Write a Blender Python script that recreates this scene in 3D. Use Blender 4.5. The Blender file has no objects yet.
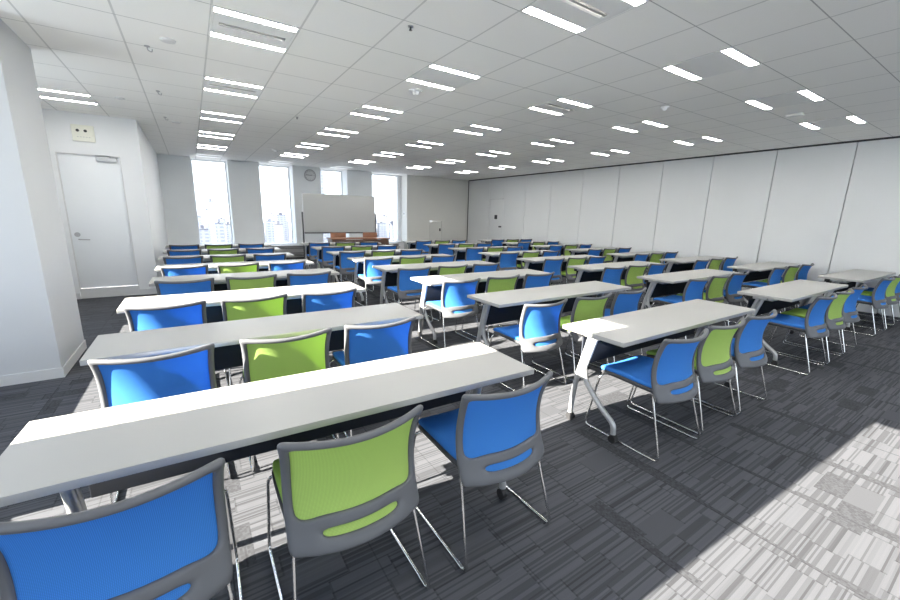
import bpy, bmesh, math, random
from mathutils import Vector, Matrix
random.seed(7)
C = bpy.context.scene.collection
SC = bpy.context.scene
PI = math.pi

# ------------------------------------------------------------------ materials
def mat(name, col=(.8, .8, .8), rough=.5, metal=0.0, spec=.5):
    m = bpy.data.materials.new(name); m.use_nodes = True
    b = m.node_tree.nodes['Principled BSDF']
    b.inputs['Base Color'].default_value = (*col, 1)
    b.inputs['Roughness'].default_value = rough
    b.inputs['Metallic'].default_value = metal
    b.inputs['Specular IOR Level'].default_value = spec
    return m

class NB:
    """small node-graph writer"""
    def __init__(s, m):
        s.t = m.node_tree; s.b = s.t.nodes.get('Principled BSDF')
    def n(s, typ, **kw):
        nd = s.t.nodes.new(typ)
        for k, v in kw.items(): setattr(nd, k, v)
        return nd
    def link(s, a, b): s.t.links.new(a, b)
    def val(s, sock, v):
        if isinstance(v, bpy.types.NodeSocket): s.link(v, sock)
        else: sock.default_value = v
    def math(s, op, a, b=0.0, c=0.0):
        nd = s.n('ShaderNodeMath', operation=op)
        s.val(nd.inputs[0], a); s.val(nd.inputs[1], b); s.val(nd.inputs[2], c)
        return nd.outputs[0]
    def mix(s, f, a, b):
        nd = s.n('ShaderNodeMix', data_type='RGBA')
        s.val(nd.inputs[0], f); s.val(nd.inputs[6], a); s.val(nd.inputs[7], b)
        return nd.outputs[2]
    def comb(s, x, y, z=0.0):
        nd = s.n('ShaderNodeCombineXYZ')
        for i, v in enumerate((x, y, z)): s.val(nd.inputs[i], v)
        return nd.outputs[0]
    def pos(s):
        g = s.n('ShaderNodeTexCoord'); x = s.n('ShaderNodeSeparateXYZ')
        s.link(g.outputs['Object'], x.inputs[0])
        return x.outputs[0], x.outputs[1], x.outputs[2]
    def wn(s, v):
        nd = s.n('ShaderNodeTexWhiteNoise', noise_dimensions='3D'); s.val(nd.inputs['Vector'], v)
        return nd.outputs['Value']
    def noise(s, v, scale, detail=2.0):
        nd = s.n('ShaderNodeTexNoise'); s.val(nd.inputs['Vector'], v)
        nd.inputs['Scale'].default_value = scale; nd.inputs['Detail'].default_value = detail
        return nd.outputs[0]
    def bump(s, h, strength=.2, dist=.002):
        nd = s.n('ShaderNodeBump'); nd.inputs['Strength'].default_value = strength
        nd.inputs['Distance'].default_value = dist
        s.link(h, nd.inputs['Height']); s.link(nd.outputs[0], s.b.inputs['Normal'])

def rgb(c): return (*c, 1)

# carpet tiles: stripes along X broken into staggered blocks
def carpet():
    m = mat('carpet tiles', rough=.95, spec=.1); k = NB(m); X, Y, Z = k.pos()
    row = k.math('FLOOR', k.math('DIVIDE', Y, .115))
    hx = k.math('ADD', k.math('DIVIDE', X, .24), k.math('MULTIPLY', k.wn(k.comb(row, 3.1, .5)), 7.0))
    col = k.math('FLOOR', hx); fx = k.math('FRACT', hx)
    cell = k.wn(k.comb(col, row, 1.5)); cell2 = k.wn(k.comb(col, row, 7.5))
    fine = k.wn(k.comb(k.math('FLOOR', k.math('DIVIDE', Y, .0075)), col, 2.2))
    fine = k.math('ADD', k.math('MULTIPLY', k.math('GREATER_THAN', fine, .40), .27), k.math('MULTIPLY', fine, .14))
    wide = k.math('LESS_THAN', k.wn(k.comb(k.math('FLOOR', k.math('DIVIDE', Y, .015)), col, 5.3)), .2)
    st = k.math('SUBTRACT', k.math('ADD', .69, fine), k.math('MULTIPLY', wide, .15))
    calm = k.math('LESS_THAN', cell2, .03)
    v = k.math('ADD', k.math('MULTIPLY', st, k.math('SUBTRACT', 1.0, calm)), k.math('MULTIPLY', calm, .88))
    v = k.math('MULTIPLY', v, k.math('ADD', .95, k.math('MULTIPLY', cell, .1)))
    # speckled dark bands that cross the stripes, and dark blocks
    bx_ = k.math('DIVIDE', X, .5); bc = k.math('FLOOR', bx_)
    band = k.math('MULTIPLY', k.math('LESS_THAN', k.math('FRACT', bx_), k.math('MULTIPLY', .2, k.wn(k.comb(bc, k.math('FLOOR', k.math('DIVIDE', Y, .25)), 6.)))),
                  k.math('GREATER_THAN', k.wn(k.comb(bc, k.math('FLOOR', k.math('DIVIDE', Y, .5)), 9.)), .42))
    blk = k.math('LESS_THAN', cell, .03)
    dk = k.math('MAXIMUM', band, blk)
    spk = k.wn(k.comb(k.math('FLOOR', k.math('MULTIPLY', X, 110.)), k.math('FLOOR', k.math('MULTIPLY', Y, 110.)), 1.))
    dv = k.math('ADD', .50, k.math('MULTIPLY', spk, .26))
    v = k.math('ADD', k.math('MULTIPLY', v, k.math('SUBTRACT', 1.0, dk)), k.math('MULTIPLY', dv, dk))
    seam = k.math('MAXIMUM', k.math('LESS_THAN', fx, .03), k.math('LESS_THAN', k.math('FRACT', k.math('DIVIDE', X, .5)), .012))
    v = k.math('MULTIPLY', v, k.math('SUBTRACT', 1.0, k.math('MULTIPLY', seam, .25)))
    pile = k.noise(k.comb(X, Y, Z), 420.0)
    v = k.math('MULTIPLY', v, k.math('ADD', .8, k.math('MULTIPLY', pile, .4)))
    c = k.n('ShaderNodeMix', data_type='RGBA', blend_type='MULTIPLY')
    c.inputs[0].default_value = 1.0
    c.inputs[6].default_value = (.087, .090, .101, 1)
    k.link(v, c.inputs[7])
    k.link(c.outputs[2], k.b.inputs['Base Color'])
    k.bump(k.math('ADD', k.math('MULTIPLY', st, .6), pile), .3, .002)
    return m

GX0, GY0, TX, TY = -0.870, 2.738, .5573, .5557       # ceiling grid
def ceiling_mat():
    m = mat('mineral fibre ceiling tiles', (.84, .84, .82), .9, spec=.15); k = NB(m); X, Y, Z = k.pos()
    fx = k.math('FRACT', k.math('DIVIDE', k.math('SUBTRACT', X, GX0 - .007), TX))
    fy = k.math('FRACT', k.math('DIVIDE', k.math('SUBTRACT', Y, GY0 - .003), TY))
    lx = k.math('LESS_THAN', fx, .025); ly = k.math('LESS_THAN', fy, .014)
    line = k.math('MAXIMUM', k.math('MULTIPLY', lx, .36), k.math('MULTIPLY', ly, .62))
    sp = k.noise(k.comb(X, Y, Z), 160.0, 4.0)
    base = k.mix(k.math('MULTIPLY', k.math('LESS_THAN', sp, .41), .12), (.87, .86, .835, 1), (.66, .65, .63, 1))
    tile = k.wn(k.comb(k.math('FLOOR', k.math('DIVIDE', k.math('SUBTRACT', X, GX0), TX)), k.math('FLOOR', k.math('DIVIDE', k.math('SUBTRACT', Y, GY0), TY)), 2.))
    base = k.mix(k.math('MULTIPLY', tile, .12), base, (.80, .79, .77, 1))
    k.link(k.mix(line, base, (.20, .20, .20, 1)), k.b.inputs['Base Color'])
    k.bump(sp, .12, .002)
    return m

def painted(name, col, rough=.6, wob=.03):
    m = mat(name, col, rough, spec=.3); k = NB(m); X, Y, Z = k.pos()
    n = k.noise(k.comb(X, Y, Z), 2.2, 4.0)
    k.link(k.mix(n, (*[c * (1 - wob) for c in col], 1), (*[min(1, c * (1 + wob)) for c in col], 1)), k.b.inputs['Base Color'])
    k.bump(k.noise(k.comb(X, Y, Z), 260.0, 2.0), .05, .001)
    return m

def mesh_fabric(name, col):
    m = bpy.data.materials.new(name); m.use_nodes = True; t = m.node_tree
    b = t.nodes['Principled BSDF']; k = NB(m); X, Y, Z = k.pos()
    b.inputs['Roughness'].default_value = .75; b.inputs['Specular IOR Level'].default_value = .25
    wx = k.math('FRACT', k.math('MULTIPLY', X, 260.)); wz = k.math('FRACT', k.math('MULTIPLY', Z, 260.))
    w = k.math('MULTIPLY', k.math('SUBTRACT', 1., k.math('ABSOLUTE', k.math('SUBTRACT', k.math('MULTIPLY', wx, 2.), 1.))),
               k.math('SUBTRACT', 1., k.math('ABSOLUTE', k.math('SUBTRACT', k.math('MULTIPLY', wz, 2.), 1.))))
    c = k.mix(w, (*[x * .72 for x in col], 1), (*[min(1, x * 1.25) for x in col], 1))
    k.link(c, b.inputs['Base Color'])
    tr = k.n('ShaderNodeBsdfTranslucent'); k.link(c, tr.inputs['Color'])
    mx = k.n('ShaderNodeMixShader'); mx.inputs[0].default_value = .30
    k.link(b.outputs[0], mx.inputs[1]); k.link(tr.outputs[0], mx.inputs[2])
    k.link(mx.outputs[0], t.nodes['Material Output'].inputs['Surface'])
    return m

def fabric(name, col):
    m = mat(name, col, .85, spec=.2); k = NB(m); X, Y, Z = k.pos()
    n = k.noise(k.comb(X, Y, Z), 500.0, 2.0)
    k.link(k.mix(n, (*[x * .8 for x in col], 1), (*[min(1, x * 1.2) for x in col], 1)), k.b.inputs['Base Color'])
    k.bump(n, .25, .001)
    return m

def glass_mat():
    m = bpy.data.materials.new('window glass'); m.use_nodes = True; t = m.node_tree; k = NB(m)
    t.nodes.remove(t.nodes['Principled BSDF'])
    tr = k.n('ShaderNodeBsdfTransparent'); tr.inputs[0].default_value = (.96, .98, .98, 1)
    gl = k.n('ShaderNodeBsdfGlossy'); gl.inputs['Roughness'].default_value = .02
    mx = k.n('ShaderNodeMixShader'); mx.inputs[0].default_value = .05
    k.link(tr.outputs[0], mx.inputs[1]); k.link(gl.outputs[0], mx.inputs[2])
    k.link(mx.outputs[0], t.nodes['Material Output'].inputs['Surface'])
    return m

def emit(name, col, strength):
    m = bpy.data.materials.new(name); m.use_nodes = True; b = m.node_tree.nodes['Principled BSDF']
    b.inputs['Base Color'].default_value = (.9, .9, .9, 1)
    b.inputs['Emission Color'].default_value = (*col, 1); b.inputs['Emission Strength'].default_value = strength
    return m

def wood(name, col):
    m = mat(name, col, .4); k = NB(m); X, Y, Z = k.pos()
    n = k.noise(k.comb(k.math('MULTIPLY', X, 2.), k.math('MULTIPLY', Y, 30.), k.math('MULTIPLY', Z, 30.)), 3.0, 5.0)
    k.link(k.mix(n, (*[x * .6 for x in col], 1), (*[min(1, x * 1.35) for x in col], 1)), k.b.inputs['Base Color'])
    return m

def facade(name, col, wcol, sx, sz):
    m = mat(name, col, .8); k = NB(m); X, Y, Z = k.pos()
    a = k.math('GREATER_THAN', k.math('FRACT', k.math('DIVIDE', k.math('ADD', X, Y), sx)), .4)
    b = k.math('GREATER_THAN', k.math('FRACT', k.math('DIVIDE', Z, sz)), .5)
    k.link(k.mix(k.math('MULTIPLY', a, b), rgb(col), rgb(wcol)), k.b.inputs['Base Color'])
    return m

M = dict(
    carpet=carpet(), ceiling=ceiling_mat(),
    wall=painted('white painted wall', (.78, .79, .80)),
    door=painted('pale grey door paint', (.80, .82, .84), .45),
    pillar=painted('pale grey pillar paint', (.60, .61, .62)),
    pier=painted('grey pier paint', (.82, .84, .845)),
    partition=painted('pale grey partition panel', (.76, .77, .775), .5, .02),
    cream=painted('warm white wall paint', (.72, .71, .67)),
    base=painted('pale skirting', (.66, .66, .66), .5),
    seam=mat('dark seam', (.05, .05, .055), .7),
    ttop=painted('white laminate', (.415, .41, .395), .38, .015),
        silver=mat('silver painted steel', (.50, .51, .52), .34, .45),
    chrome=mat('chrome steel', (.78, .78, .78), .18, 1.0),
    frame=mat('grey moulded plastic', (.118, .122, .133), .45, spec=.45),
    black=mat('black rubber', (.02, .02, .022), .5),
    navy=fabric('dark panel fabric', (.03, .034, .045)),
    blue_mesh=mesh_fabric('blue mesh fabric', (.072, .315, .88)),
    green_mesh=mesh_fabric('green mesh fabric', (.56, .78, .21)),
    blue_seat=fabric('blue seat fabric', (.045, .21, .64)),
    green_seat=fabric('green seat fabric', (.38, .60, .12)),
    shell=mat('dark seat shell plastic', (.06, .062, .068), .5),
    lamp=emit('fluorescent diffuser', (1.0, .98, .93), 19.0),
    lightplate=mat('grey white steel plate', (.76, .76, .75), .5),
    lampdim=emit('dimmed diffuser', (.95, .98, 1.0), .8),
    white=mat('white enamel', (.80, .80, .79), .4),
    grille=mat('dark slot', (.045, .045, .045), .6),
    glass=glass_mat(),
    alu=mat('white aluminium', (.78, .79, .80), .4),
    board=mat('grey board surface', (.42, .43, .428), .5),
    trimdark=mat('dark grey aluminium', (.07, .07, .075), .4, .3),
    brown=wood('orange brown wood', (.26, .11, .055)),
    darkwood=wood('dark brown wood', (.11, .055, .035)),
    heater=mat('grey heater steel', (.34, .34, .335), .5),
    creamplastic=mat('cream plastic', (.80, .80, .70), .4),
    steel=mat('brushed steel', (.45, .45, .46), .35, .9),
    bldg=[facade('haze-paled concrete tower', (.42, .415, .44), (.29, .30, .36), 6., 3.6),  # haze is put into these facade colours: pale, with low window contrast
          facade('haze-paled white tiled tower', (.48, .48, .49), (.34, .35, .40), 4., 3.3),
          facade('haze-paled beige apartment block', (.42, .41, .40), (.30, .30, .34), 5., 3.)],
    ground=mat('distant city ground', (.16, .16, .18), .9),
)

# ------------------------------------------------------------------ mesh helpers
def bx(bm, x0, x1, y0, y1, z0, z1, bev=0.0):
    r = bmesh.ops.create_cube(bm, size=1.0)
    vs = r['verts']
    for v in vs:
        v.co = Vector(((x0 + x1) / 2 + v.co.x * (x1 - x0), (y0 + y1) / 2 + v.co.y * (y1 - y0), (z0 + z1) / 2 + v.co.z * (z1 - z0)))
    if bev > 0:
        es = list({e for v in vs for e in v.link_edges})
        bmesh.ops.bevel(bm, geom=es, offset=bev, segments=2, affect='EDGES', profile=.6)

def fillet(pts, r, n=5):
    pts = [Vector(p) for p in pts]; out = [pts[0]]
    for a, b, c in zip(pts, pts[1:], pts[2:]):
        d1 = (a - b); d2 = (c - b); l = min(r, d1.length * .48, d2.length * .48)
        p1 = b + d1.normalized() * l; p2 = b + d2.normalized() * l
        for i in range(n + 1):
            t = i / n
            out.append((1 - t) ** 2 * p1 + 2 * t * (1 - t) * b + t * t * p2)
    out.append(pts[-1])
    return out

def tube(bm, pts, r, seg=8, r2=None):
    pts = [Vector(p) for p in pts]
    up = Vector((.13, .31, .94)); rings = []
    tprev = None
    for i, p in enumerate(pts):
        t = (pts[min(i + 1, len(pts) - 1)] - pts[max(i - 1, 0)]).normalized()
        if tprev is None:
            u = t.cross(up).normalized()
        else:
            q = tprev.rotation_difference(t); u = (q @ u); u = (u - t * u.dot(t)).normalized()
        w = t.cross(u); tprev = t
        rr = r if r2 is None else r + (r2 - r) * i / (len(pts) - 1)
        rings.append([bm.verts.new(p + (u * math.cos(2 * PI * k / seg) + w * math.sin(2 * PI * k / seg)) * rr) for k in range(seg)])
    for a, b in zip(rings, rings[1:]):
        for k in range(seg):
            bm.faces.new((a[k], a[(k + 1) % seg], b[(k + 1) % seg], b[k]))
    bm.faces.new(rings[0][::-1]); bm.faces.new(rings[-1])

def disc(bm, c, axis, r, h, seg=20, r2=None):
    axis = Vector(axis).normalized(); c = Vector(c)
    tube(bm, [c, c + axis * h], r, seg, r2)

def obj(name, bm, m, parent=None, smooth=35):
    me = bpy.data.meshes.new(name)
    bmesh.ops.recalc_face_normals(bm, faces=bm.faces[:])
    bm.to_mesh(me); bm.free()
    if smooth:
        for p in me.polygons: p.use_smooth = True
        me.set_sharp_from_angle(angle=math.radians(smooth))
    me.materials.append(m)
    o = bpy.data.objects.new(name, me); C.objects.link(o)
    if parent: o.parent = parent
    return o

def tag(o, label, cat, group=None):
    o['label'] = label; o['category'] = cat
    if group: o['group'] = group
    return o

def empty(name, loc=(0, 0, 0), rz=0.0, label=None, cat=None, group=None):
    o = bpy.data.objects.new(name, None); C.objects.link(o)
    o.location = loc; o.rotation_euler = (0, 0, rz); o.empty_display_size = .1
    if label: tag(o, label, cat, group)
    return o

def struct(name, bm, m, parent=None, smooth=0):
    o = obj(name, bm, m, parent, smooth)
    if parent is None: o['kind'] = 'structure'
    return o

def kids(o): return [c for c in bpy.data.objects if c.parent == o]
CHILD = {}
def copy_tree(root):
    def cp(o, par):
        c = o.copy(); C.objects.link(c)
        if par is not None: c.parent = par
        for ch in CHILD[o.name]: cp(ch, c)
        return c
    return cp(root, None)
def index_tree(root):
    CHILD[root.name] = kids(root)
    for ch in CHILD[root.name]: index_tree(ch)

def box_struct(name, m, *boxes, bev=0):
    bm = bmesh.new()
    for b in boxes: bx(bm, *b, bev=bev)
    return struct(name, bm, m)

# ------------------------------------------------------------------ camera
CAMZ = 1.38
ZC = 2.688                       # ceiling
ya, pi_, ro, F = 0.58064, 0.21369, -0.02379, 390.0
f = Vector((math.sin(ya) * math.cos(pi_), math.cos(ya) * math.cos(pi_), -math.sin(pi_)))
r = Vector((math.cos(ya), -math.sin(ya), 0)); d = f.cross(r)
cr, sr = math.cos(ro), math.sin(ro)
r2 = cr * r + sr * d; d2 = -sr * r + cr * d
cam = bpy.data.objects.new('camera', bpy.data.cameras.new('camera')); C.objects.link(cam)
mw = Matrix.Identity(4)
for i, ax in enumerate((r2, -d2, -f)):
    for j in range(3): mw[j][i] = ax[j]
mw.translation = (0, 0, CAMZ)
cam.matrix_world = mw
cam.data.sensor_width = 36; cam.data.lens = F / 900 * 36
cam.data.clip_start = .05; cam.data.clip_end = 4000
SC.camera = cam

# ------------------------------------------------------------------ the room
XL, XR, YF, YR = -2.05, 8.95, 12.41, -3.2
YG = 12.92                       # plane of the far glazing
box_struct('floor', M['carpet'], (XL - .3, XR + .2, YR - .2, YG + .3, -.15, 0))

# ceiling, with openings where the light fittings sit
LIGHTS = [(c, j) for c in (2, 5, 8, 11, 14) for j in (-5, -2, 1, 4, 7, 10, 13, 16) if not (j == 16 and c > 8)] + [(-1, 7)]
bm = bmesh.new()
holes = {}
for c, j in LIGHTS: holes.setdefault(j, []).append(c)
ys = [YR - .2]
def cq(x0, x1, y0, y1):
    bm.faces.new([bm.verts.new((x, y, ZC)) for x, y in ((x0, y0), (x0, y1), (x1, y1), (x1, y0))])
X0, X1 = XL - .3, XR + .2
y = YR - .2
for j in sorted(holes):
    a, b = GY0 + j * TY, GY0 + (j + 1) * TY
    cq(X0, X1, y, a); x = X0
    for c in sorted(holes[j]):
        cq(x, GX0 + c * TX, a, b); x = GX0 + (c + 1) * TX
    cq(x, X1, a, b); y = b
cq(X0, X1, y, YG + .3)
struct('ceiling', bm, M['ceiling'])
box_struct('roof_slab', M['cream'], (X0, X1, YR - .2, YG + .3, ZC + .35, ZC + .5))

# left wall with its window openings (daylight side), sill height .53
SILL = .53
wins_left = [(-1.95, -1.15), (-.25, .77), (1.61, 2.42), (3.2, 4.25), (5.12, 6.0)]
bl = []
edges = [YR] + [v for w in wins_left for v in w] + [7.95]
for a, b in zip(edges[0::2], edges[1::2]): bl.append((XL - .22, XL, a, b, 0, ZC))
for a, b in wins_left: bl.append((XL - .22, XL, a, b, 0, SILL))
box_struct('wall_left', M['wall'], *bl)
for n, (a, b) in enumerate(wins_left):
    bm = bmesh.new()
    for q in ((a, a + .03), (b - .03, b)): bx(bm, XL - .2, XL - .14, q[0], q[1], SILL, ZC)
    bx(bm, XL - .2, XL - .14, a + .03, b - .03, SILL, SILL + .04)
    w = struct('window_%d' % (n + 5), bm, M['alu'])
    bm = bmesh.new(); bx(bm, XL - .175, XL - .167, a + .03, b - .03, SILL + .04, ZC)
    obj('pane', bm, M['glass'], w, 0)

added_wins_rear = [(-.9 + 1.62 * k, 0.1 + 1.62 * k) for k in range(6)]  # unseen rear windows, added to bring more sky light onto the ceiling
br = [(XL - .22, XR + .2, YR - .2, YR, 0, .43)]
edges = [XL - .22] + [v for w in added_wins_rear for v in w] + [XR + .2]
for a, b in zip(edges[0::2], edges[1::2]): br.append((a, b, YR - .2, YR, .43, ZC))
box_struct('wall_rear', M['wall'], *br)
for n, (a, b) in enumerate(added_wins_rear):
    bm = bmesh.new()
    for q in ((a, a + .03), (b - .03, b)): bx(bm, q[0], q[1], YR - .18, YR - .12, .43, ZC)
    bx(bm, a + .03, b - .03, YR - .18, YR - .12, .43, .47)
    w = struct('window_%d' % (n + 10), bm, M['alu'])  # frame of an added rear window, there for the extra light
    bm = bmesh.new(); bx(bm, a + .03, b - .03, YR - .155, YR - .147, .47, ZC); obj('pane', bm, M['glass'], w, 0)

# the pillar
PX, PY0, PY1 = -1.01, 4.25, 5.08
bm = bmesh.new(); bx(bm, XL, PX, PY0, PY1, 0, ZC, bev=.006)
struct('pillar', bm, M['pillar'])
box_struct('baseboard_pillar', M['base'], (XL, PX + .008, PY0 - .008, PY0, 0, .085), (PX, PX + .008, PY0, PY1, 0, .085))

# alcove wall with the left door
YA, XA2 = 7.95, -.56
DX0, DX1, DZ = -1.53, -.815, 2.13
box_struct('wall_alcove', M['wall'],
           (XL, DX0, YA, YA + .2, 0, ZC), (DX1, XA2, YA, YA + .2, 0, ZC), (DX0, DX1, YA, YA + .2, DZ, ZC))
box_struct('wall_corridor', M['wall'], (XA2 - .18, XA2, YA + .2, YG + .3, 0, ZC))
box_struct('baseboard_alcove', M['base'], (XL, DX0, YA - .01, YA, 0, .09), (DX1, XA2 + .01, YA - .01, YA, 0, .09), (XA2, XA2 + .01, YA, YF - .28, 0, .09))
bm = bmesh.new(); bx(bm, DX0 + .012, DX1 - .012, YA + .03, YA + .075, .16, DZ - .012, bev=.003)
door1 = struct('door_1', bm, M['door'], smooth=30)
bm = bmesh.new()
bx(bm, DX0, DX0 + .012, YA + .005, YA + .1, 0, DZ); bx(bm, DX1 - .012, DX1, YA + .005, YA + .1, 0, DZ); bx(bm, DX0 + .012, DX1 - .012, YA + .005, YA + .1, DZ - .012, DZ)
obj('door_frame', bm, M['base'], door1, 0)
bm = bmesh.new(); bx(bm, DX0 + .012, DX1 - .012, YA + .005, YA + .08, 0, .15, bev=.004)
obj('threshold', bm, M['base'], door1, 0)
bm = bmesh.new()
disc(bm, (-1.45, YA + .03, .97), (0, -1, 0), .034, .012); disc(bm, (-1.45, YA + .02, .97), (0, -1, 0), .02, .02)
obj('door_lock', bm, M['steel'], door1)
bm = bmesh.new()
tube(bm, fillet([(-1.44, YA + .03, .90), (-1.44, YA - .02, .90), (-1.31, YA - .02, .895)], .02), .008)
obj('door_handle', bm, M['steel'], door1)
bm = bmesh.new(); bx(bm, -1.10, -.86, YA - .015, YA + .03, 2.045, 2.10, bev=.006)
tube(bm, [(-.93, YA - .01, 2.10), (-.93, YA - .05, 2.118), (-1.1, YA + .0, 2.118)], .008)
obj('door_closer', bm, M['silver'], door1)
# emergency panel above the door
t = empty('indicator_panel', (-1.19, YA, 2.30), 0, 'cream indicator panel with two dark dots, on the white wall above the left door', 'panel')
bm = bmesh.new(); bx(bm, -.125, .125, -.03, 0, 0, .225, bev=.01); obj('panel_body', bm, M['creamplastic'], t)
bm = bmesh.new(); bx(bm, -.105, .105, -.034, -.03, .02, .205, bev=.004); obj('cover_plate', bm, M['creamplastic'], t)
for sx in (-.055, .03):
    bm = bmesh.new(); disc(bm, (sx, -.034, .145), (0, -1, 0), .019, .006); obj('lens', bm, M['black'], t)
for q in range(5):
    bm = bmesh.new(); disc(bm, (-.06 + q * .032, -.034, .06), (0, -1, 0), .006, .004, 10); obj('indicator_dot', bm, M['steel'], t)

# far wall: piers, low wall under the windows, recesses
piers = [(XA2, .12), (.945, 1.71), (2.59, 3.38), (4.20, 5.02)]
FS = .43
bm = bmesh.new()
for a, b in piers: bx(bm, a, b, YF, YG + .3, 0, ZC)
struct('wall_far', bm, M['pier'])
wins_far = [(.12, .945), (1.71, 2.59), (3.38, 4.20), (5.02, 6.18)]
bm = bmesh.new()
for a, b in wins_far: bx(bm, a, b, YF + .01, YG + .3, 0, FS)
struct('wall_under_windows', bm, M['wall'])
box_struct('wall_column_right', M['cream'], (6.28, 7.18, YF, YG + .3, 0, ZC))
box_struct('wall_recess', M['wall'], (6.18, 6.28, YG - .05, YG + .3, 0, ZC))
HX0, HX1, HZ = 7.25, 7.77, 1.17
box_struct('wall_far_right', M['cream'], (7.18, HX0, YF + .12, YG + .3, 0, ZC), (HX1, XR, YF + .12, YG + .3, 0, ZC), (HX0, HX1, YF + .12, YG + .3, HZ, ZC))
bm = bmesh.new(); bx(bm, HX0 + .012, HX1 - .012, YF + .13, YF + .17, .02, HZ - .012, bev=.003)
dr = struct('door_3', bm, M['cream'], smooth=30)
bm = bmesh.new(); bx(bm, HX1 - .10, HX1 - .05, YF + .10, YF + .13, .80, .90, bev=.006); obj('door_handle', bm, M['trimdark'], dr)
for n, (a, b) in enumerate(wins_far):
    bm = bmesh.new(); y0, y1 = YG - .03, YG + .03
    bx(bm, a, a + .035, y0, y1, FS, ZC); bx(bm, b - .035, b, y0, y1, FS, ZC); bx(bm, a + .035, b - .035, y0, y1, FS, FS + .04)
    bx(bm, a + .035, b - .035, y0, y1, ZC - .04, ZC)
    w = struct('window_%d' % (n + 1), bm, M['alu'])
    bm = bmesh.new(); bx(bm, a + .035, b - .035, YG - .004, YG + .004, FS + .04, ZC - .04); obj('pane', bm, M['glass'], w, 0)
    bm = bmesh.new(); bx(bm, a, b, YF - .02, y0, FS, FS + .02, bev=.004); obj('window_sill', bm, M['alu'], w)

# perimeter heater covers
for n, (a, b, lab) in enumerate([(XA2 + .02, 1.30, 'low grey slatted heater cover along the far wall, its left length'),
                                 (1.32, 3.35, 'low grey slatted heater cover beside the whiteboard under the second window'),
                                 (3.37, 5.85, 'low grey slatted heater cover behind the whiteboard and lecturer desk')]):
    t = empty('heater_cover', ((a + b) / 2, YF - .14, 0), 0, lab, 'heater cover', 'heater covers along the far wall')
    w = (b - a) / 2
    bm = bmesh.new(); bx(bm, -w, w, -.10, .115, .06, .40, bev=.004); obj('cover_body', bm, M['heater'], t)
    bm = bmesh.new(); bx(bm, -w, w, -.11, .115, .40, .42, bev=.004); obj('top_board', bm, M['alu'], t)
    bm = bmesh.new(); bx(bm, -w, w, -.08, .115, 0, .06); obj('plinth', bm, M['trimdark'], t)
    bm = bmesh.new()
    for z in (.10, .14, .18, .32, .36): bx(bm, -w + .04, w - .04, -.108, -.099, z, z + .016)
    obj('grille', bm, M['trimdark'], t)

# right wall: sliding partition panels with dark seams and a dark top track
joints = [2.0 - 1.03 * k for k in range(5, 0, -1)] + [2.0, 3.03, 4.07, 5.09, 6.17, 7.25, 8.37, 9.43, 10.44, 11.25, 12.53]
joints = [YR] + joints
bm = bmesh.new()
D0, D1, DZ2 = 10.44, 11.25, 1.975
for a, b in zip(joints, joints[1:]):
    if abs(a - D0) < .01: bx(bm, XR, XR + .06, a + .006, b - .006, DZ2, ZC - .028)
    else: bx(bm, XR, XR + .06, a + .006, b - .006, .012, ZC - .028)
struct('wall_right', bm, M['partition'])
box_struct('wall_right_core', M['seam'], (XR + .06, XR + .2, YR, YG + .3, 0, ZC))
box_struct('trim_1', M['seam'], (XR - .012, XR + .06, YR, YF + .12, ZC - .028, ZC - .0))
box_struct('trim_2', M['seam'], (XR - .02, XR + .0, YF + .10, YF + .12, 0, ZC - .028))
bm = bmesh.new(); bx(bm, XR + .004, XR + .05, D0 + .008, D1 - .008, .012, DZ2 - .008, bev=.003)
dr = struct('door_2', bm, M['partition'], smooth=30)
bm = bmesh.new(); bx(bm, XR - .008, XR + .004, 10.77, 10.91, 1.29, 1.43, bev=.002); obj('notice_plate', bm, M['trimdark'], dr, 0)
bm = bmesh.new(); bx(bm, XR - .02, XR + .004, 10.53, 10.66, 1.01, 1.06, bev=.006); obj('door_handle', bm, M['trimdark'], dr)

# wall switch on the column side, wall clock
t = empty('wall_switch', (6.28, 12.62, 1.40), 0, 'small dark wall switch on the white side of the far right column', 'switch')
bm = bmesh.new(); bx(bm, -.012, 0, -.04, .04, -.06, .06, bev=.004); obj('switch_plate', bm, M['alu'], t)
bm = bmesh.new(); bx(bm, -.018, -.012, -.02, .02, -.03, .03, bev=.003); obj('switch_rocker', bm, M['trimdark'], t)

t = empty('wall_clock', (3.07, YF, 2.44), 0, 'round grey wall clock on the pier above the whiteboard', 'clock')
bm = bmesh.new()
N = 40
ring = []
for k in range(N):
    a = 2 * PI * k / N
    ring.append([bm.verts.new((math.cos(a) * R, yy, math.sin(a) * R)) for R, yy in ((.165, 0), (.17, -.03), (.158, -.042), (.142, -.036), (.142, -.02))])
for k in range(N):
    for q in range(4): bm.faces.new((ring[k][q], ring[(k + 1) % N][q], ring[(k + 1) % N][q + 1], ring[k][q + 1]))
obj('clock_rim', bm, M['steel'], t)
bm = bmesh.new(); disc(bm, (0, -.02, 0), (0, -1, 0), .142, .003, 40); obj('clock_face', bm, M['base'], t)
bm = bmesh.new()
for k in range(12):
    a = 2 * PI * k / 12; L = .03 if k % 3 == 0 else .018
    tube(bm, [(math.cos(a) * .13, -.025, math.sin(a) * .13), (math.cos(a) * (.13 - L), -.025, math.sin(a) * (.13 - L))], .004, 6)
obj('hour_marks', bm, M['black'], t)
for nm, a, L in (('hour_hand', .15, .07), ('minute_hand', PI - .1, .11)):
    bm = bmesh.new(); tube(bm, [(0, -.027, 0), (math.cos(a) * L, -.027, math.sin(a) * L)], .006, 6); obj(nm, bm, M['black'], t)

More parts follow.
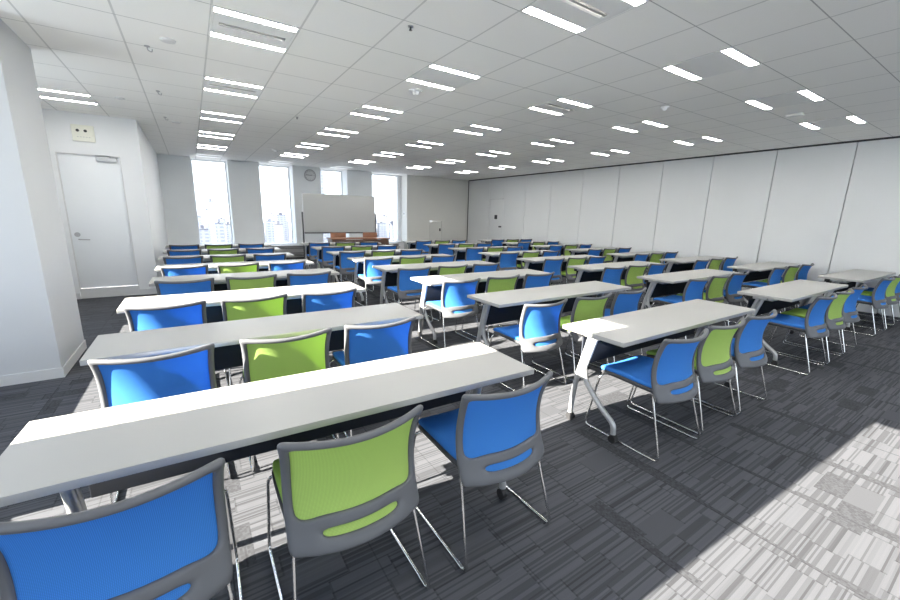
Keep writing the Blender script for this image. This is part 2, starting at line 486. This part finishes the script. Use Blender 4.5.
# ------------------------------------------------------------------ ceiling fittings
ords = ['first', 'second', 'third', 'fourth', 'fifth', 'sixth', 'seventh', 'eighth']
def make_light(slot=True, lamp='lamp'):
    t = empty('ceiling_light', (0, 0, 0), 0)
    w, h = TX / 2 - .004, TY / 2 - .004
    bm = bmesh.new()                                    # open white pan
    bx(bm, -w, w, -h, h, .10, .11)
    for s in (-1, 1):
        bx(bm, min(s * w, s * (w - .012)), max(s * w, s * (w - .012)), -h, h, -.004, .10)
        bx(bm, -w + .012, w - .012, min(s * h, s * (h - .012)), max(s * h, s * (h - .012)), -.004, .10)
    obj('housing', bm, M['white'], t, 0)
    for s in (-1, 1):
        bm = bmesh.new(); c = s * (h - .012 - .036)
        bx(bm, -w + .014, w - .014, c - .034, c + .034, -.001, .03); obj('diffuser', bm, M[lamp], t, 0)
    bm = bmesh.new()
    e = .034 if slot else 0.0
    bx(bm, -w + .014, w - .014, -h + .083, -e, -.003, .03); bx(bm, -w + .014, w - .014, e, h - .083, -.003, .03)
    if slot:
        bx(bm, -w + .014, -w + .05, -e, e, -.003, .03); bx(bm, w - .05, w - .014, -e, e, -.003, .03)
    obj('centre_plate', bm, M['lightplate'], t, 0)
    if slot:
        bm = bmesh.new(); bx(bm, -w + .05, w - .05, -e, e, .06, .065); obj('air_slot', bm, M['grille'], t, 0)
        bm = bmesh.new()
        bx(bm, -w + .05, w - .05, -.009, .009, .0, .02)
        obj('air_blade', bm, M['heater'], t, 0)
    return t
lt = make_light(); index_tree(lt)
lp = make_light(False); index_tree(lp)
lo = make_light(False, 'lampdim'); index_tree(lo)
SLOTTED = {(2, 1), (2, 4), (5, -2), (8, 1)}
ltused = set()
cols = {2: 'leftmost long', 5: 'second', 8: 'third', 11: 'fourth', 14: 'rightmost'}
rowname = {-5: 'behind the camera', -2: 'nearest', 1: 'second', 4: 'third', 7: 'fourth', 10: 'fifth', 13: 'sixth', 16: 'farthest'}
first = True
for c, j in LIGHTS:
    if j == -5: continue
    src = lt if (c, j) in SLOTTED else lo if j == 16 else lp
    o = copy_tree(src) if src.name in ltused else src
    ltused.add(src.name)
    o.location = (GX0 + (c + .5) * TX, GY0 + (j + .5) * TY, ZC)
    kind_ = 'twin-strip ceiling light with air slots' if (c, j) in SLOTTED else 'twin-strip recessed ceiling light'
    if c == -1: lab = 'twin-strip ceiling light by itself in the alcove in front of the left door'
    else: lab = '%s, %s one of the %s line of lights' % (kind_, rowname[j], cols[c])
    tag(o, lab, 'ceiling light', 'ceiling lights in lines')
for c in (2, 5, 8, 11, 14):      # the row above the camera's back, same fittings
    o = copy_tree(lp); o.location = (GX0 + (c + .5) * TX, GY0 - 4.5 * TY, ZC)
    tag(o, 'twin-strip recessed ceiling light behind the nearest light of the %s line' % cols[c], 'ceiling light', 'ceiling lights in lines')

def ceil_disc(name, x, y, rr, lab, cat, m='white', dome=False, grp=None):
    t = empty(name, (x, y, ZC), 0, lab, cat, grp)
    bm = bmesh.new(); disc(bm, (0, 0, 0), (0, 0, -1), rr, .012, 28, rr * .92); obj('base_plate', bm, M[m], t)
    bm = bmesh.new()
    if dome: disc(bm, (0, 0, -.012), (0, 0, -1), rr * .6, .03, 20, rr * .35)
    else: disc(bm, (0, 0, -.012), (0, 0, -1), rr * .75, .003, 24, rr * .72)
    obj('cover', bm, M['white' if dome else 'steel' if m == 'steel' else 'base'], t)
ceil_disc('ceiling_speaker', -.02, 4.14, .055, 'round grey speaker grille in the ceiling left of the nearest light', 'speaker', 'base')
ceil_disc('ceiling_speaker', -.59, 6.56, .05, 'small round grille in the ceiling above the alcove', 'speaker', 'base')
ceil_disc('ceiling_speaker', -.05, 7.73, .06, 'round grey speaker grille farther back beside the leftmost light line', 'speaker', 'base')
ceil_disc('smoke_detector', 2.17, 4.08, .075, 'round smoke detector in the ceiling behind the second light line', 'smoke detector', 'white', True)
ceil_disc('smoke_detector', 1.70, 9.67, .09, 'white round smoke detector in the ceiling near the far windows', 'smoke detector', 'white', True)
ceil_disc('smoke_detector', 4.81, 2.81, .05, 'little round detector in the ceiling between the third and fourth light lines', 'smoke detector', 'white', True)
def sprinkler(x, y, lab):
    t = empty('ceiling_sprinkler', (x, y, ZC), 0, lab, 'sprinkler')
    bm = bmesh.new(); disc(bm, (0, 0, 0), (0, 0, -1), .02, .006, 18); obj('collar', bm, M['steel'], t)
    bm = bmesh.new(); disc(bm, (0, 0, -.006), (0, 0, -1), .006, .02, 10); disc(bm, (0, 0, -.024), (0, 0, -1), .012, .003, 14); obj('sprinkler_head', bm, M['trimdark'], t)
sprinkler(1.44, 2.79, 'dark sprinkler head in the ceiling left of the nearest light of the second line')
sprinkler(1.39, 6.17, 'small sprinkler head in the ceiling between the leftmost and second light lines')
def hook(x, y, lab):
    t = empty('ceiling_hook', (x, y, ZC), 0, lab, 'ceiling hook')
    bm = bmesh.new(); disc(bm, (0, 0, 0), (0, 0, -1), .02, .006, 14); obj('hook_plate', bm, M['steel'], t)
    bm = bmesh.new(); tube(bm, fillet([(0, 0, -.006), (0, 0, -.03), (.03, 0, -.042), (.033, 0, -.018)], .012), .004, 8); obj('hook_wire', bm, M['steel'], t)
hook(-.17, 4.39, 'bent steel hook hanging from the ceiling next to the nearest round grille')
hook(-.18, 5.90, 'bent steel hook in the ceiling, second from the camera')
hook(-.18, 7.44, 'bent steel hook in the ceiling, farthest of three')
t = empty('ceiling_sensor', (6.31, 2.03, ZC), 0, 'small white bar-shaped sensor plate between the two nearest right ceiling lights', 'sensor')
bm = bmesh.new(); bx(bm, -.05, .05, -.08, .08, -.025, 0, bev=.008); obj('sensor_body', bm, M['white'], t)
bm = bmesh.new(); bx(bm, -.025, .025, -.05, .05, -.028, -.025, bev=.002); obj('sensor_window', bm, M['base'], t)

# ------------------------------------------------------------------ tables
TH = .69; TW = 1.80; TD = .447
def make_table():
    t = empty('folding_table')
    bm = bmesh.new(); bx(bm, 0, TW, 0, TD, TH - .027, TH, bev=.004); obj('tabletop', bm, M['ttop'], t)
    bm = bmesh.new(); bx(bm, .16, TW - .16, .19, .25, TH - .075, TH - .033, bev=.006); obj('crossbeam', bm, M['silver'], t)
    bm = bmesh.new(); bx(bm, .13, TW - .13, .372, .382, .40, TH - .035, bev=.003); obj('modesty_panel', bm, M['navy'], t)
    for s in (0, 1):
        X = .10 if s == 0 else TW - .10; sg = 1 if s == 0 else -1
        bm = bmesh.new()
        tube(bm, fillet([(X, .250, TH - .04), (X, .335, .36), (X, .18, .20), (X, .065, .12), (X, .06, .055)], .09, 7), .0175, 12)
        tube(bm, fillet([(X, .290, TH - .04), (X, .365, .36), (X, .39, .20), (X, .398, .055)], .09, 7), .0175, 12)
        bx(bm, X - .008, X + .008, .312, .366, .33, .375, bev=.004)
        lg = obj('leg', bm, M['silver'], t, 50)
        bm = bmesh.new()
        bx(bm, X - .026, X + .026, .215, .335, TH - .062, TH - .027, bev=.010)
        obj('hinge_bracket', bm, M['silver'], lg)
        bm = bmesh.new(); xx = X + sg * .03
        bx(bm, xx - .04, xx + .04, .345, .395, TH - .075, TH - .03, bev=.006); obj('latch_box', bm, M['black'], lg)
        for px, py in ((X, .06), (X, .398)):
            bm = bmesh.new()
            for e in (-.010, .010): disc(bm, (px + e - .008, py - .004, .026), (1, 0, 0), .026, .016, 18)
            bx(bm, px - .006, px + .006, py - .014, py + .014, .02, .062, bev=.003)
            obj('caster', bm, M['black'], lg)
    return t

# ------------------------------------------------------------------ chairs
def backpt(x, h, off=0.0):
    w = 1.0 + .085 * max(0.0, (h - .62) / .125) ** 2
    a = abs(x) / .225
    y = -.215 - 1.5 * (h - .54) ** 2 + .070 * a * a - .012 * max(0, a - .7) * max(0, (h - .6) / .1)
    hh = h + .014 * a * a * max(0, (h - .56) / .19)
    return Vector((x * w, y + off, hh))
XS = [-.225, -.198, -.165, -.128, -.065, 0, .065, .128, .165, .198, .225]
HS = [.346, .392, .416, .436, .458, .51, .565, .62, .678, .706, .728]
def opening(i, j):      # is grid cell (i, j) inside the mesh opening or the slot
    if 1 <= i <= 8 and 4 <= j <= 8: return True
    if i in (1, 8) and j == 3: return True if False else False
    return j == 1 and 3 <= i <= 6
def grid_mesh(name, xs, hs, skip, thick, off, lev):
    bm = bmesh.new()
    V = {}
    for i, x in enumerate(xs):
        for j, h in enumerate(hs):
            hh = h
            if skip and j == 4 and i in (2, 8): hh -= .012
            if skip and j == 4 and i in (1, 9): hh -= .006
            V[i, j] = bm.verts.new(backpt(x, hh, off))
    for i in range(len(xs) - 1):
        for j in range(len(hs) - 1):
            if skip and skip(i, j): continue
            bm.faces.new((V[i, j], V[i + 1, j], V[i + 1, j + 1], V[i, j + 1]))
    bmesh.ops.delete(bm, geom=[v for v in bm.verts if not v.link_faces], context='VERTS')
    bmesh.ops.recalc_face_normals(bm, faces=bm.faces[:])
    me = bpy.data.meshes.new(name); bm.to_mesh(me); bm.free()
    o = bpy.data.objects.new('tmp', me); C.objects.link(o)
    s = o.modifiers.new('s', 'SOLIDIFY'); s.thickness = thick; s.offset = 0
    if lev:
        s = o.modifiers.new('b', 'SUBSURF'); s.levels = lev; s.render_levels = lev
    dg = bpy.context.evaluated_depsgraph_get()
    me2 = bpy.data.meshes.new_from_object(o.evaluated_get(dg)); me2.name = name
    bpy.data.objects.remove(o)
    for p in me2.polygons: p.use_smooth = True
    return me2
ME_FRAME = grid_mesh('back_frame', XS, HS, opening, .026, 0, 2)
ME_MESH = grid_mesh('mesh_back', [-.208, -.17, -.125, -.065, 0, .065, .125, .17, .208], [.368, .43, .48, .525, .575, .62, .67, .712], None, .004, .003, 1)
ME_FRAME.materials.append(M['frame'])

def seat_mesh(name, hw, y0, y1, top, bot, rise):
    bm = bmesh.new()
    xs = [-hw, -hw * .8, 0, hw * .8, hw]; ys = [y0, y0 + .05, (y0 + y1) / 2, y1 - .06, y1]
    def z(x, y): return rise * (y - y0) / (y1 - y0) + .012 * (abs(x) / hw) ** 2 - .02 * max(0, (y - y1 + .07) / .07) ** 2
    T = {}; B = {}
    for i, x in enumerate(xs):
        for j, yy in enumerate(ys):
            k = .94 if j in (0, 4) else 1
            T[i, j] = bm.verts.new((x * k, yy, top + z(x, yy))); B[i, j] = bm.verts.new((x * k * .97, yy, bot + z(x, yy)))
    for i in range(4):
        for j in range(4):
            bm.faces.new((T[i, j], T[i + 1, j], T[i + 1, j + 1], T[i, j + 1])); bm.faces.new((B[i, j], B[i, j + 1], B[i + 1, j + 1], B[i + 1, j]))
    for i in range(4):
        for j in (0, 4): bm.faces.new((T[i, j], T[i + 1, j], B[i + 1, j], B[i, j]))
        for q in (0, 4): bm.faces.new((T[q, i], T[q, i + 1], B[q, i + 1], B[q, i]))
    bmesh.ops.recalc_face_normals(bm, faces=bm.faces[:])
    me = bpy.data.meshes.new(name); bm.to_mesh(me); bm.free()
    o = bpy.data.objects.new('tmp', me); C.objects.link(o)
    s = o.modifiers.new('b', 'SUBSURF'); s.levels = 2
    me2 = bpy.data.meshes.new_from_object(o.evaluated_get(bpy.context.evaluated_depsgraph_get())); me2.name = name
    bpy.data.objects.remove(o)
    for p in me2.polygons: p.use_smooth = True
    return me2
ME_SEAT = seat_mesh('seat', .218, -.185, .215, .435, .395, .014)
ME_SHELL = seat_mesh('seat_shell', .224, -.195, .205, .41, .375, .014); ME_SHELL.materials.append(M['shell'])

def link(name, me, parent):
    o = bpy.data.objects.new(name, me); C.objects.link(o); o.parent = parent
    return o
def leg_mesh():
    bm = bmesh.new()
    tube(bm, fillet([(.206, -.166, .375), (.235, -.268, .0075), (.235, .255, .0075), (.226, .18, .388), (.06, .15, .382)], .035, 6), .0065, 8)
    tube(bm, [(.235, -.240, .0078), (.235, -.195, .0078)], .0078, 8)
    return bm
def make_chair(color):
    t = empty('stacking_chair')
    link('back_frame', ME_FRAME, t)
    m = ME_MESH.copy(); m.materials.append(M[color + '_mesh']); link('mesh_back', m, t)
    m = ME_SEAT.copy(); m.materials.append(M[color + '_seat']); link('seat', m, t)
    link('seat_shell', ME_SHELL, t)
    bm = leg_mesh(); o = obj('sled_leg', bm, M['chrome'], t, 60)
    bm = leg_mesh()
    for v in bm.verts: v.co.x *= -1
    obj('sled_leg', bm, M['chrome'], t, 60)
    bm = bmesh.new(); tube(bm, [(-.19, -.15, .378), (.19, -.15, .378)], .0065, 8); tube(bm, [(-.15, .15, .380), (.15, .15, .380)], .0065, 8)
    for s in (-.1, .1): tube(bm, [(s, -.15, .379), (s, .15, .380)], .0065, 8)
    obj('seat_rail', bm, M['chrome'], t, 60)
    return t

table0 = make_table(); index_tree(table0)
blue0 = make_chair('blue'); index_tree(blue0)
green0 = make_chair('green'); index_tree(green0)
used = set()
def put(src, loc, rz):
    o = src if src.name not in used else copy_tree(src)
    used.add(src.name)
    o.location = loc; o.rotation_euler = (0, 0, rz)
    return o

XCOL = [-.494, 2.0, 4.61, 7.085]
Y0, PY = 1.23, 1.099
ROWN = ['nearest', 'second', 'third', 'fourth', 'fifth', 'sixth', 'seventh', 'farthest']
COLN = ['left column by the pillar', 'second column from the left', 'third column from the left', 'right column by the partition wall']
COLS = ['left', 'second', 'third', 'right']
OFF = [(.295, .85, 1.42), (.29, .87, 1.43), (.29, .85, 1.39), (.29, .845, 1.40)]
OFFN = [(.306, .90, 1.53), (.366, .915, 1.44), (.29, .84, 1.40), (.29, .81, 1.34)]
DY = {(1, 1): -.03, (1, 3): -.02, }
for c in range(4):
    for q in range(8):
        x, y, rz = XCOL[c], Y0 + PY * q, 0.0
        jx, jy, jr = (random.uniform(-.015, .015), random.uniform(-.012, .012), random.uniform(-.006, .006)) if q > 2 else (0, 0, 0)
        if c == 0 and q == 0: rz = -.033; jx = -.03; jy = .04
        if c == 0 and q > 2: jx = (.10, .08, .05, .05, .04)[q - 3]
        if c == 3: jx = min(jx, .03)
        o = put(table0, (x + jx, y + jy, 0), rz + jr)
        tag(o, 'white folding table on casters, %s one of the %s' % (ROWN[q], COLN[c]), 'table', 'white folding tables in rows')
        for s in range(3):
            cx = x + jx + ((.295, .875, 1.42) if c == 0 and q == 1 else (OFFN if q == 0 else OFF)[c])[s] + (0 if q < 2 else random.uniform(-.006, .006))
            cy = y + ((.084, .066, .056)[s] if c == 0 and q == 0 else DY.get((c, q), .058)) + (jy if q > 2 else 0) + random.uniform(-.02, .0)
            r_ = random.uniform(-.015, .015)
            if c == 0 and q == 0: r_ = (-.02, 0.0, .0)[s]
            src = green0 if s == 1 else blue0
            o = put(src, (cx, cy, 0), r_)
            who = ('blue mesh-back chair, left one', 'green mesh-back chair, middle one', 'blue mesh-back chair, right one')[s]
            tag(o, '%s at the %s table of the %s table column' % (who, ROWN[q], COLS[c]), 'chair',
                'green mesh-back chairs' if s == 1 else 'blue mesh-back chairs')

# ------------------------------------------------------------------ front of the class
t = empty('whiteboard', (3.44, 10.8, 0), 0, 'large grey mobile whiteboard on a dark stand before the far windows', 'whiteboard')
bm = bmesh.new(); bx(bm, -.97, .97, -.012, .012, .86, 1.85); obj('board_panel', bm, M['board'], t, 0)
bm = bmesh.new()
bx(bm, -.985, .985, -.018, .018, 1.835, 1.855, bev=.003); bx(bm, -.99, -.97, -.018, .018, .85, 1.855, bev=.003); bx(bm, .97, .99, -.018, .018, .85, 1.855, bev=.003)
obj('board_frame', bm, M['silver'], t)
bm = bmesh.new(); bx(bm, -.98, .98, -.07, .018, .825, .86, bev=.004); obj('pen_tray', bm, M['trimdark'], t)
for s in (-1, 1):
    bm = bmesh.new(); bx(bm, s * 1.01 - .018, s * 1.01 + .018, -.02, .02, .1, 1.38, bev=.004); o = obj('post', bm, M['trimdark'], t)
    bm = bmesh.new(); tube(bm, [(s * 1.01, 0, 1.35), (s * .985, 0, 1.35)], .02, 12); obj('pivot_knob', bm, M['trimdark'], o)
    bm = bmesh.new(); bx(bm, s * 1.01 - .025, s * 1.01 + .025, -.3, .3, .06, .105, bev=.008); o = obj('foot', bm, M['trimdark'], t)
    for yy in (-.26, .26):
        bm = bmesh.new(); disc(bm, (s * 1.01 - .012, yy, .03), (1, 0, 0), .03, .024, 16); bx(bm, s * 1.01 - .006, s * 1.01 + .006, yy - .01, yy + .01, .03, .065); obj('caster', bm, M['black'], o)
bm = bmesh.new(); bx(bm, -.99, .99, -.015, .015, .2, .24, bev=.004); obj('crossbar', bm, M['trimdark'], t)

t = empty('lecturer_desk', (3.72, 9.95, 0), 0, 'dark brown wooden desk in front of the whiteboard', 'desk')
bm = bmesh.new(); bx(bm, -.80, .80, 0, .5, .71, .735, bev=.005); obj('desktop', bm, M['brown'], t)
bm = bmesh.new(); bx(bm, -.74, .74, .03, .05, .25, .70, bev=.003); obj('front_panel', bm, M['darkwood'], t)
for s in (-1, 1):
    bm = bmesh.new(); bx(bm, s * .75 - .018, s * .75 + .018, .02, .48, 0, .70, bev=.004); obj('side_panel', bm, M['darkwood'], t)

def wood_chair(x, y, lab):
    t = empty('wooden_chair', (x, y, 0), 0, lab, 'chair', 'brown chairs behind the desk')
    bm = bmesh.new(); bx(bm, -.21, .21, .16, .19, .56, .86, bev=.014); obj('backrest', bm, M['brown'], t)
    bm = bmesh.new(); bx(bm, -.21, .21, -.22, .16, .42, .46, bev=.014); obj('seat', bm, M['brown'], t)
    for sx in (-1, 1):
        for sy in (-.2, .175):
            bm = bmesh.new(); tube(bm, [(sx * .19, sy, 0), (sx * .18, sy, .70 if sy > 0 else .42)], .012, 8); obj('leg', bm, M['trimdark'], t)
wood_chair(3.26, 10.33, 'brown wooden chair behind the desk, the left one below the whiteboard')
wood_chair(4.16, 10.33, 'brown wooden chair behind the desk, the right one below the whiteboard')

# ------------------------------------------------------------------ city beyond the far windows, haze painted into its facades
GZ = -70
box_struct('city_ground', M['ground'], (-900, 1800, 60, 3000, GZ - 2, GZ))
random.seed(11)
n = 0
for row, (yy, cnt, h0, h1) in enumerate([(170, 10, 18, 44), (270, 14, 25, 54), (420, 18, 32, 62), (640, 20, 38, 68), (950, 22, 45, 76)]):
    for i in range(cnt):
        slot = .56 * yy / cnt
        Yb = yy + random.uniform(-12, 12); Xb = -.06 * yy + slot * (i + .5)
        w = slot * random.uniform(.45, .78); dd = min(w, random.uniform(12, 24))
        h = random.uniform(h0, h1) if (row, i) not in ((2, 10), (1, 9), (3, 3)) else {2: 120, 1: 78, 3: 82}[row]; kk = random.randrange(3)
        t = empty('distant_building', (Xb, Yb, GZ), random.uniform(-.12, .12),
                  ('haze-paled grey tower block in the hazy city beyond the far windows', 'haze-paled white tiled block in the hazy city beyond the far windows',
                   'haze-paled beige apartment block in the hazy city beyond the far windows')[kk], 'building', 'hazy city buildings outside')
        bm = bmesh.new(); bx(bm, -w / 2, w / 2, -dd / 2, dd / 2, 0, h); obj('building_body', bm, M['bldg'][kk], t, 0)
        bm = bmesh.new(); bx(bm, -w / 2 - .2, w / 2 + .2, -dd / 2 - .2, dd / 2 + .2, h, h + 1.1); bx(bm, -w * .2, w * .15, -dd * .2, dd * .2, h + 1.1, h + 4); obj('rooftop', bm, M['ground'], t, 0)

# ------------------------------------------------------------------ light
w = bpy.data.worlds.new('sky'); SC.world = w; w.use_nodes = True
wt = w.node_tree; bg = wt.nodes['Background']
tc = wt.nodes.new('ShaderNodeTexCoord'); sx = wt.nodes.new('ShaderNodeSeparateXYZ'); rp = wt.nodes.new('ShaderNodeValToRGB')
wt.links.new(tc.outputs['Generated'], sx.inputs[0]); wt.links.new(sx.outputs[2], rp.inputs[0]); wt.links.new(rp.outputs[0], bg.inputs[0])
rp.color_ramp.elements[0].position = 0.0; rp.color_ramp.elements[0].color = (.88, .93, 1.0, 1)
rp.color_ramp.elements[1].position = .7; rp.color_ramp.elements[1].color = (.62, .76, 1.0, 1)
bg.inputs[1].default_value = 1.9
sun = bpy.data.objects.new('sun', bpy.data.lights.new('sun', 'SUN')); C.objects.link(sun)
sun.data.energy = 26.0; sun.data.angle = math.radians(.25); sun.data.color = (1.0, .90, .78)
sun.rotation_euler = Vector((1, -.045, -.426)).to_track_quat('-Z', 'Y').to_euler()

SC.view_settings.view_transform = 'Standard'; SC.view_settings.look = 'None'
SC.view_settings.gamma = 1.0; SC.view_settings.use_curve_mapping = False
SC.view_settings.exposure = 1.28
SC.cycles.max_bounces = 8; SC.cycles.diffuse_bounces = 5; SC.cycles.glossy_bounces = 3
SC.cycles.transparent_max_bounces = 12
SC.cycles.caustics_reflective = False; SC.cycles.caustics_refractive = False
SC.cycles.sample_clamp_indirect = 6.0
